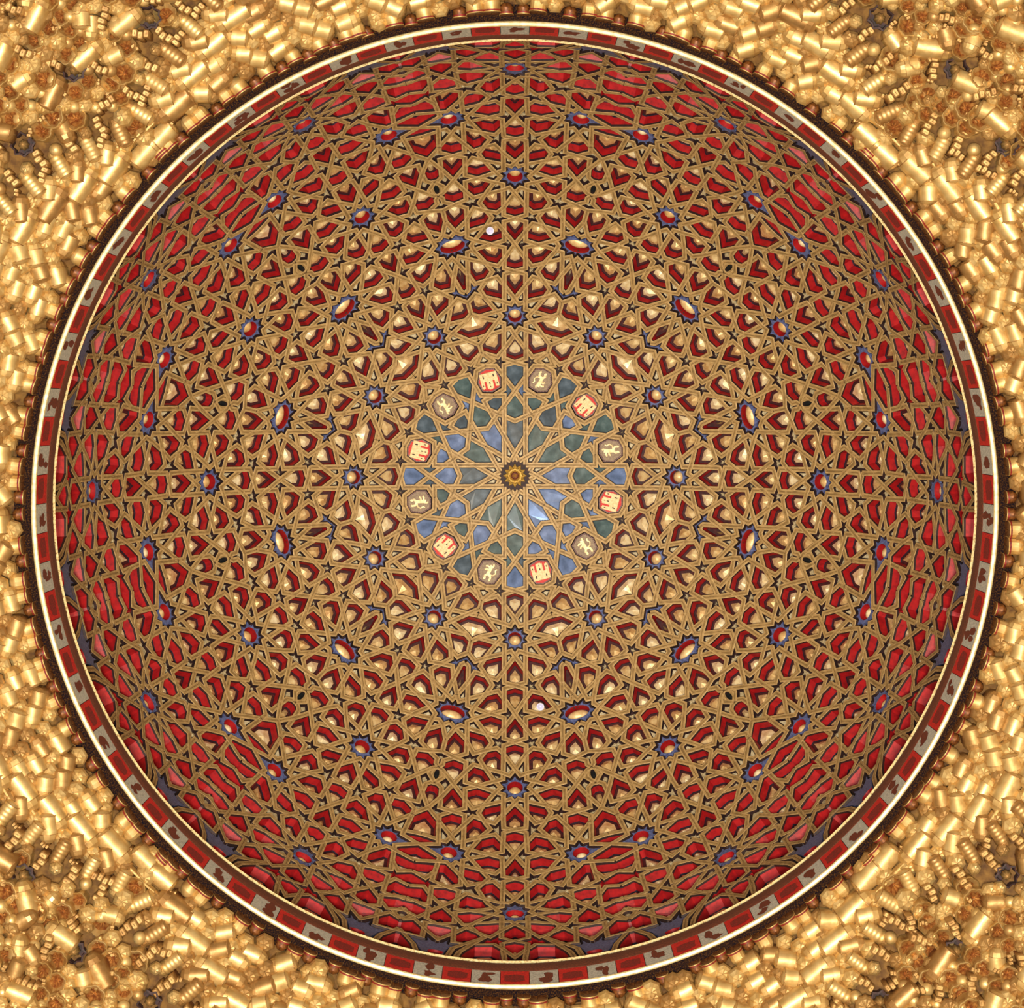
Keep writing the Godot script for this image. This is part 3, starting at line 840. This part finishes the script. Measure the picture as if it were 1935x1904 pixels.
func barrel(length: float, r: float, ribs: int, facets: int) -> ArrayMesh:
	# a vaulted half tube lying along x, faceted at one end, square-cut at the other
	var st := SurfaceTool.new(); st.begin(Mesh.PRIMITIVE_TRIANGLES)
	var n := facets
	var section := func(x: float, k: float, lift := 0.0) -> PackedVector3Array:
		var row := PackedVector3Array()
		row.append(Vector3(x, 0.16, -r * k))
		for i in n + 1:
			var a := PI * i / n
			row.append(Vector3(x, -sin(a) * r * k - lift, -cos(a) * r * k))
		row.append(Vector3(x, 0.16, r * k))
		return row
	var rows := []
	if ribs == 0:
		rows = [section.call(-length / 2, 0.97), section.call(length / 2 - r * 0.9, 1.0)]
	else:
		for i in ribs * 4 + 1:
			var t := i / float(ribs * 4)
			rows.append(section.call(lerpf(-length / 2, length / 2 - r * 0.8, t), 1.0 - 0.07 * absf(cos(t * PI * ribs))))
	grid_add(st, rows, false, false, 1)
	# rounded and faceted far end
	var cap := [rows[-1]]
	for i in range(1, 4):
		var a := PI / 2 * i / 3.0
		cap.append(section.call(length / 2 - r * 0.9 + sin(a) * r * 1.05, maxf(cos(a), 0.03)))
	for i in cap.size() - 1: grid_add(st, [cap[i], cap[i + 1]], false, false, 0xFFFFFFFF)
	var near := [section.call(-length / 2 - r * 0.35, 0.05), section.call(-length / 2 - r * 0.22, 0.62), rows[0]]
	for i in 2: grid_add(st, [near[i], near[i + 1]], false, false, 0xFFFFFFFF)
	st.generate_normals(); st.set_material(mats.gilt)
	var m := st.commit()
	# fine raised joints
	var s2 := SurfaceTool.new(); s2.begin(Mesh.PRIMITIVE_TRIANGLES)
	for x: float in [-length / 2, length / 2 - r * 0.9]:
		var rr := [section.call(x - 0.004, 1.0), section.call(x - 0.003, 1.035), section.call(x + 0.003, 1.035), section.call(x + 0.004, 1.0)]
		grid_add(s2, rr, false, false, 0xFFFFFFFF)
	s2.generate_normals(); s2.set_material(mats.gilt_deep)
	return s2.commit(m)

func prow(r: float, length: float, facets: int, skin: Material) -> ArrayMesh:
	# a short half barrel that butts against the collar: gilt edge and red band at its inner end (-z), a rounded outer end
	var section := func(z: float, k: float) -> PackedVector3Array:
		var row := PackedVector3Array(); row.append(Vector3(r * k, 0.14, z))
		for i in facets + 1:
			var a := PI * i / facets
			row.append(Vector3(cos(a) * r * k, -sin(a) * r * k, z))
		row.append(Vector3(-r * k, 0.14, z))
		return row
	var m: ArrayMesh = null
	var h := length * 0.5
	for part in [[[[-h - 0.002, 0.02], [-h, 1.0]], mats.cup_brown], [[[-h, 1.0], [-h, 1.06], [-h + 0.008, 1.06], [-h + 0.010, 1.03]], mats.gilt], [[[-h + 0.010, 1.04], [-h + 0.024, 1.035]], mats.bole], [[[-h + 0.024, 0.99], [0.01, 1.0]], skin], [[[0.01, 1.0], [0.3 * h, 0.95], [0.7 * h, 0.72], [0.95 * h, 0.38], [h, 0.02]], skin]]:
		var st := SurfaceTool.new(); st.begin(Mesh.PRIMITIVE_TRIANGLES)
		var rows := []
		for q in part[0]: rows.append(section.call(q[0], q[1]))
		grid_add(st, rows, false, false, 1 if facets > 8 else 0xFFFFFFFF)
		st.generate_normals(); st.set_material(part[1]); m = st.commit(m)
	return m

func steps(n: int, w: float, h: float) -> ArrayMesh:
	# a stack of small upright prisms, each hanging lower than the last
	var st := SurfaceTool.new()
	var m: ArrayMesh = null
	st.begin(Mesh.PRIMITIVE_TRIANGLES)
	for i in n:
		var x := (i - (n - 1) * 0.5) * w * 0.62; var z := (i % 2) * w * 0.18
		var d := h * (0.5 + 0.5 * i / n); var c := w * 0.10
		var ring_ := func(y: float, k: float) -> PackedVector3Array:
			var row := PackedVector3Array()
			for q in [[-1, -0.7], [-0.7, -1], [0.7, -1], [1, -0.7], [1, 0.7], [0.7, 1], [-0.7, 1], [-1, 0.7]]:
				row.append(Vector3(x + q[0] * (w * 0.30 - k), y, z + q[1] * (w * 0.42 - k)))
			return row
		grid_add(st, [ring_.call(0.16, 0.0), ring_.call(-d + c, 0.0), ring_.call(-d, c), ring_.call(-d, w * 0.28)], true, false, 0xFFFFFFFF)
	st.generate_normals(); st.set_material(mats.gilt_deep)
	return st.commit(m)

func bar_mesh(length: float, w: float) -> ArrayMesh:
	# a thin chamfered fillet edging the vaults
	var st := SurfaceTool.new(); st.begin(Mesh.PRIMITIVE_TRIANGLES)
	var rows := []
	for q in [[-1.0, 0.0], [-1.0, 1.0], [1.0, 1.0], [1.0, 0.0]]:
		var x: float = q[0] * length * 0.5; var k: float = w * maxf(q[1], 0.05)
		rows.append(PackedVector3Array([Vector3(x, 0.1, -k), Vector3(x, -k * 0.6, -k), Vector3(x, -k, -k * 0.6), Vector3(x, -k, k * 0.6), Vector3(x, -k * 0.6, k), Vector3(x, 0.1, k)]))
	grid_add(st, rows, true, false, 0xFFFFFFFF)
	st.generate_normals(); st.set_material(mats.gilt_pale)
	return st.commit()

func shell(r: float, deep: float, lobes: int) -> ArrayMesh:
	# a hollow fluted shell with a scalloped rim, its hollow running up into the vault
	var m: ArrayMesh = null
	var n := lobes * 4
	var prof := [[1.02, 0.16, 0.0], [1.0, -0.022, 0.0], [0.93, -0.03, 0.0], [0.84, -0.012, 0.3], [0.62, deep * 0.45, 0.75], [0.36, deep * 0.8, 0.9], [0.16, deep, 0.6], [0.01, deep * 1.02, 0.0]]
	for part in [[0, 4, "gilt"], [4, 7, "shell_red"]]:
		var st := SurfaceTool.new(); st.begin(Mesh.PRIMITIVE_TRIANGLES)
		var rows := []
		for k in range(part[0], part[1] + 1):
			var row := PackedVector3Array()
			for i in n:
				var a := TAU * i / n; var w := absf(sin(a * lobes * 0.5))
				var q: float = prof[k][0] * r * (0.90 + 0.10 * w)
				row.append(Vector3(cos(a) * q, prof[k][1] + (w - 0.6) * 0.022 * prof[k][2], sin(a) * q))
			rows.append(row)
		grid_add(st, rows, true, false, 0xFFFFFFFF)
		st.generate_normals(); st.set_material(mats[part[2]]); m = st.commit(m)
	return m

func pendant_mesh() -> ArrayMesh:
	# a dark star-shaped recess with a carved pine hanging in it
	var st := SurfaceTool.new(); st.begin(Mesh.PRIMITIVE_TRIANGLES)
	var rows := []
	for k in [[0.125, -0.03], [0.105, -0.035], [0.10, 0.10], [0.005, 0.10]]:
		var row := PackedVector3Array()
		for i in 16: row.append(Vector3(cos(TAU * i / 16), 0, sin(TAU * i / 16)) * k[0] * (1.0 if i % 2 == 0 else 0.80) + Vector3(0, k[1], 0))
		rows.append(row)
	for i in 3: grid_add(st, [rows[i], rows[i + 1]], true, false, 0xFFFFFFFF)
	st.generate_normals(); st.set_material(mats.bed)
	var m := st.commit()
	var s2 := SurfaceTool.new(); s2.begin(Mesh.PRIMITIVE_TRIANGLES)
	rows = []
	for k in [[0.02, 0.10], [0.05, 0.07], [0.056, 0.03], [0.046, -0.01], [0.034, -0.03], [0.015, -0.05], [0.002, -0.055]]:
		var row := PackedVector3Array()
		for i in 24: row.append(Vector3(cos(TAU * i / 24), 0, sin(TAU * i / 24)) * k[0] * (1.0 if i % 3 == 0 else 0.82) + Vector3(0, k[1], 0))
		rows.append(row)
	grid_add(s2, rows, true, false, 1); s2.generate_normals(); s2.set_material(mats.gilt_deep)
	return s2.commit(m)

func pend_height(r: float) -> float:
	# the pendentives come down towards the corners of the hall
	return YR - 0.02 - maxf(r - 4.62, 0.0) * 0.75

func muqarnas() -> void:
	proto = {
		"cup": [prow(0.062, 0.11, 10, mats.cup_brown)],
		"dome": [prow(0.084, 0.17, 10, mats.gilt), prow(0.078, 0.16, 6, mats.gilt)],
		"fan": [lobed(0.102, 0.085, 7, 0.12, 3), lobed(0.095, 0.075, 6, 0.13, 3, 0.9)],
		"bud": [lobed(0.062, 0.06, 6, 0.12, 3), lobed(0.058, 0.06, 0, 0.0, 4)],
		"rosette": [lobed(0.105, 0.07, 10, 0.10, 4), lobed(0.098, 0.08, 7, 0.12, 4)],
		"shell": [shell(0.118, 0.085, 7), shell(0.108, 0.075, 8), shell(0.10, 0.08, 6)],
		"barrel": [barrel(0.32, 0.092, 0, 5)],
		"elbow": [barrel(0.22, 0.08, 0, 5), barrel(0.20, 0.084, 0, 7)],
		"ribbed_barrel": [barrel(0.27, 0.072, 5, 8)],
		"stepped_prism": [steps(4, 0.085, 0.11), steps(3, 0.08, 0.09)],
		"knob": [steps(3, 0.045, 0.07), steps(2, 0.05, 0.06)],
		"pendant": [pendant_mesh()],
		"bar": [bar_mesh(0.34, 0.012), bar_mesh(0.26, 0.016)],
	}
	var corner_label := ["lower right", "upper right", "upper left", "lower left"]
	for c in 4:
		var o := thing("muqarnas_pendentive", "gilded muqarnas of domes and vaults filling the %s corner beside the frieze ring" % corner_label[c], "muqarnas", "gilded muqarnas corners")
		var turn := -PI / 2 * c   # the first corner lies between +x and -z
		pendentive(o, turn)

func spot(theta: float, r: float) -> Vector3:
	# theta in radians from the corner's diagonal
	var a := PI / 4 + theta
	return pol(r, a, pend_height(r))

func pendentive(o: Node3D, turn: float) -> void:
	o.rotation.y = turn
	var basis_ := Basis(Vector3.UP, turn)
	# sloping body behind the pieces
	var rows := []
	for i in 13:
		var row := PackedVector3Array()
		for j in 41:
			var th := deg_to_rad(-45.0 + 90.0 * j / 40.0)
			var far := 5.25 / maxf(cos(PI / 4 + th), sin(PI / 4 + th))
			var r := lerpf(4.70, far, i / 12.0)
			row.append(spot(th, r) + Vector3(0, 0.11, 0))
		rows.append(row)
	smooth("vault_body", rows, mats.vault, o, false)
	var taken: Array[Vector3] = []
	var free := func(q: Vector3, d: float) -> bool:
		for t in taken:
			if Vector2(t.x - q.x, t.z - q.z).length() < d + t.y: return false
		return true
	var put := func(kind: String, th: float, r: float, ang: float, size := 1.0, lift := 0.0, need := 0.0) -> void:
		# ang: turn of the piece's length from the tangent
		var q := spot(th, r)
		if absf(q.x) > 5.15 or absf(q.z) > 5.15 or absf(th) > deg_to_rad(44.4): return
		var wq: Vector3 = basis_ * q
		var px := 973.0 + F * wq.x / wq.y; var py := 694.1 - F * (wq.z - 1.302) / wq.y
		if px < -35 or px > 1970 or py < -35 or py > 1939: return
		if need > 0.0 and not free.call(q, need): return
		var list: Array = proto[kind]
		var m: Mesh = list[rng.randi() % list.size()]
		var e := place(kind, m, o)
		if not (kind in ["cup", "pendant", "shell", "dome", "bar", "knob", "stepped_prism"]):
			var tone := rng.randf()
			if tone < 0.3: e.set_surface_override_material(0, mats.gilt_deep)
			elif tone > 0.72: e.set_surface_override_material(0, mats.gilt_pale)
		e.position = q - Vector3(0, lift, 0)
		e.rotation.y = PI - (PI / 4 + th) - ang + (rng.randf() - 0.5) * 0.12
		e.scale = Vector3.ONE * size * (0.94 + 0.12 * rng.randf())
		taken.append(Vector3(q.x, need, q.z))
	var px := 1.0 / 200.0   # metres to a photo pixel at the rim
	for t in [-8.4, 0.0, 8.4]: put.call("pendant", deg_to_rad(t), (1136.0 - absf(t) * 2.0) * px, 0.0, 1.0, 0.0, 0.10)
	# front row over the collar
	for side in [-1, 1]:
		for a in [2.7, 8.1, 13.5, 17.0, 20.4, 23.6, 27.6, 32.9, 38.6, 44.0]: put.call("cup", deg_to_rad(side * a), 936.0 * px, 0.0, 1.0, 0.0, 0.03)
		for a in [0.0, 1.2, 4.6, 6.2, 9.8, 11.6, 15.2, 18.7, 22.0, 25.3, 26.6, 29.3, 30.9, 34.6, 36.4, 40.4, 42.3]:
			put.call("dome" if rng.randf() < 0.7 else "fan", deg_to_rad(side * a), 945.0 * px, 0.0, 1.0, 0.03, 0.0)
	# rows that bend towards the ring on the diagonal: s = r - 6.2 px per degree
	for row in [[671.0, "a"], [697.0, "a"], [723.0, "a"], [749.0, "a"], [775.0, "a"], [801.0, "a"], [827.0, "a"], [853.0, "a"], [879.0, "a"], [905.0, "a"], [929.0, "a"], [955.0, "b"], [981.0, "c"], [1006.0, "d"], [1030.0, "e"]]:
		for side in [-1, 1]:
			var t: float = 0.8 + 0.9 * fmod(row[0] / 26.0, 2.0); var i := 0
			if row[1] == "b": t = 0.8
			while t < 45.5:
				var r: float = row[0] + 6.2 * t
				var th: float = deg_to_rad(t * side)
				var tilt: float = 0.36 * side
				var up: float = 0.02 * (i % 2)
				if r > 956.0:
					match row[1]:
						"a":
							if i % 2 == 0: put.call("fan", th, r * px, 0.0, 1.0, up, 0.02)
							else: put.call("elbow", th, r * px, tilt + (0.35 if (i / 2) % 2 == 0 else PI - 0.35), 1.08, up, 0.02)
						"b": put.call("barrel", th, r * px, 0.0 if side > 0 else PI, 1.1, 0.03, 0.02)
						"c":
							if i % 2 == 0: put.call("fan", th, r * px, 0.0, 1.05, up, 0.02)
							else: put.call("elbow", th, r * px, (0.5 if side > 0 else PI - 0.5), 1.1, up, 0.02)
						"d":
							if i % 2 == 0: put.call("ribbed_barrel", th, r * px, (1.25 if side > 0 else PI - 1.25), 1.0, 0.01, 0.02)
							else: put.call(["stepped_prism", "knob", "fan"][rng.randi() % 3], th, r * px, 0.3, 1.0, 0.0, 0.02)
						"e":
							if i % 2 == 0: put.call("stepped_prism", th, r * px, (1.25 if side > 0 else PI - 1.25), 1.1, 0.02, 0.02)
							else: put.call("bud", th, r * px, 0.2, 1.1, 0.0, 0.02)
				t += rad_to_deg((61.0 if row[1] == "b" else 29.0) / r); i += 1
	# fillets along the big barrels, and the pieces on the diagonal itself
	for side in [-1, 1]:
		var t := 2.2
		while t < 45.0:
			put.call("bar", deg_to_rad(side * t), (970.0 + 6.2 * t) * px, 0.0, 1.0, 0.07, 0.0)
			t += rad_to_deg(61.0 / 1000.0)
	for k in 6: put.call(["dome", "fan", "shell", "fan", "bud", "shell"][k], 0.0, (952.0 + 25.0 * k) * px, 0.0, 1.1, 0.01, 0.0)
	# small knobs at the joints of the big barrels
	for side in [-1, 1]:
		var t := 1.6
		while t < 45.0:
			put.call("knob", deg_to_rad(side * t), (942.0 + 6.2 * t) * px, 0.4, 0.8, 0.06, 0.01)
			t += rad_to_deg(31.0 / 980.0)
	# the field of the corner: fluted rosettes with small buds and prisms between, vaults at the far edge
	var r := 1056.0
	var line := 0
	while r < 1430.0:
		var step := 31.0
		var n := int(deg_to_rad(90.0) * r / step)
		for i in n + 1:
			var th := deg_to_rad(-45.0) + (i + 0.5 * (line % 2)) * step / r
			if r < 1046.0 + 6.2 * absf(rad_to_deg(th)): continue
			var jr := r + rng.randf_range(-4, 4)
			var pick := rng.randf()
			var up := rng.randf() * 0.06
			if line % 4 == 3 and i % 3 == 0: put.call("barrel", th, jr * px, rng.randf_range(-0.5, 0.5), 1.0, 0.04, 0.03)
			elif pick < 0.52: put.call("shell", th, jr * px, rng.randf() * TAU, rng.randf_range(0.85, 1.08), up, 0.03)
			elif pick < 0.66: put.call("rosette", th, jr * px, rng.randf() * TAU, rng.randf_range(0.8, 1.0), up, 0.03)
			elif pick < 0.78: put.call("fan", th, jr * px, rng.randf() * TAU, 1.0, up, 0.03)
			elif pick < 0.9: put.call("elbow", th, jr * px, rng.randf() * TAU, 1.0, up, 0.03)
			else: put.call("stepped_prism", th, jr * px, rng.randf() * TAU, 1.0, 0.05, 0.03)
		for i in n + 1:
			var th := deg_to_rad(-45.0) + (i + 0.5 * ((line + 1) % 2)) * step / r
			if r < 1046.0 + 6.2 * absf(rad_to_deg(th)): continue
			put.call(["bud", "bud", "knob"][rng.randi() % 3], th, (r + 13.0) * px, rng.randf() * TAU, 1.05, 0.02, 0.015)
		r += 26.0; line += 1
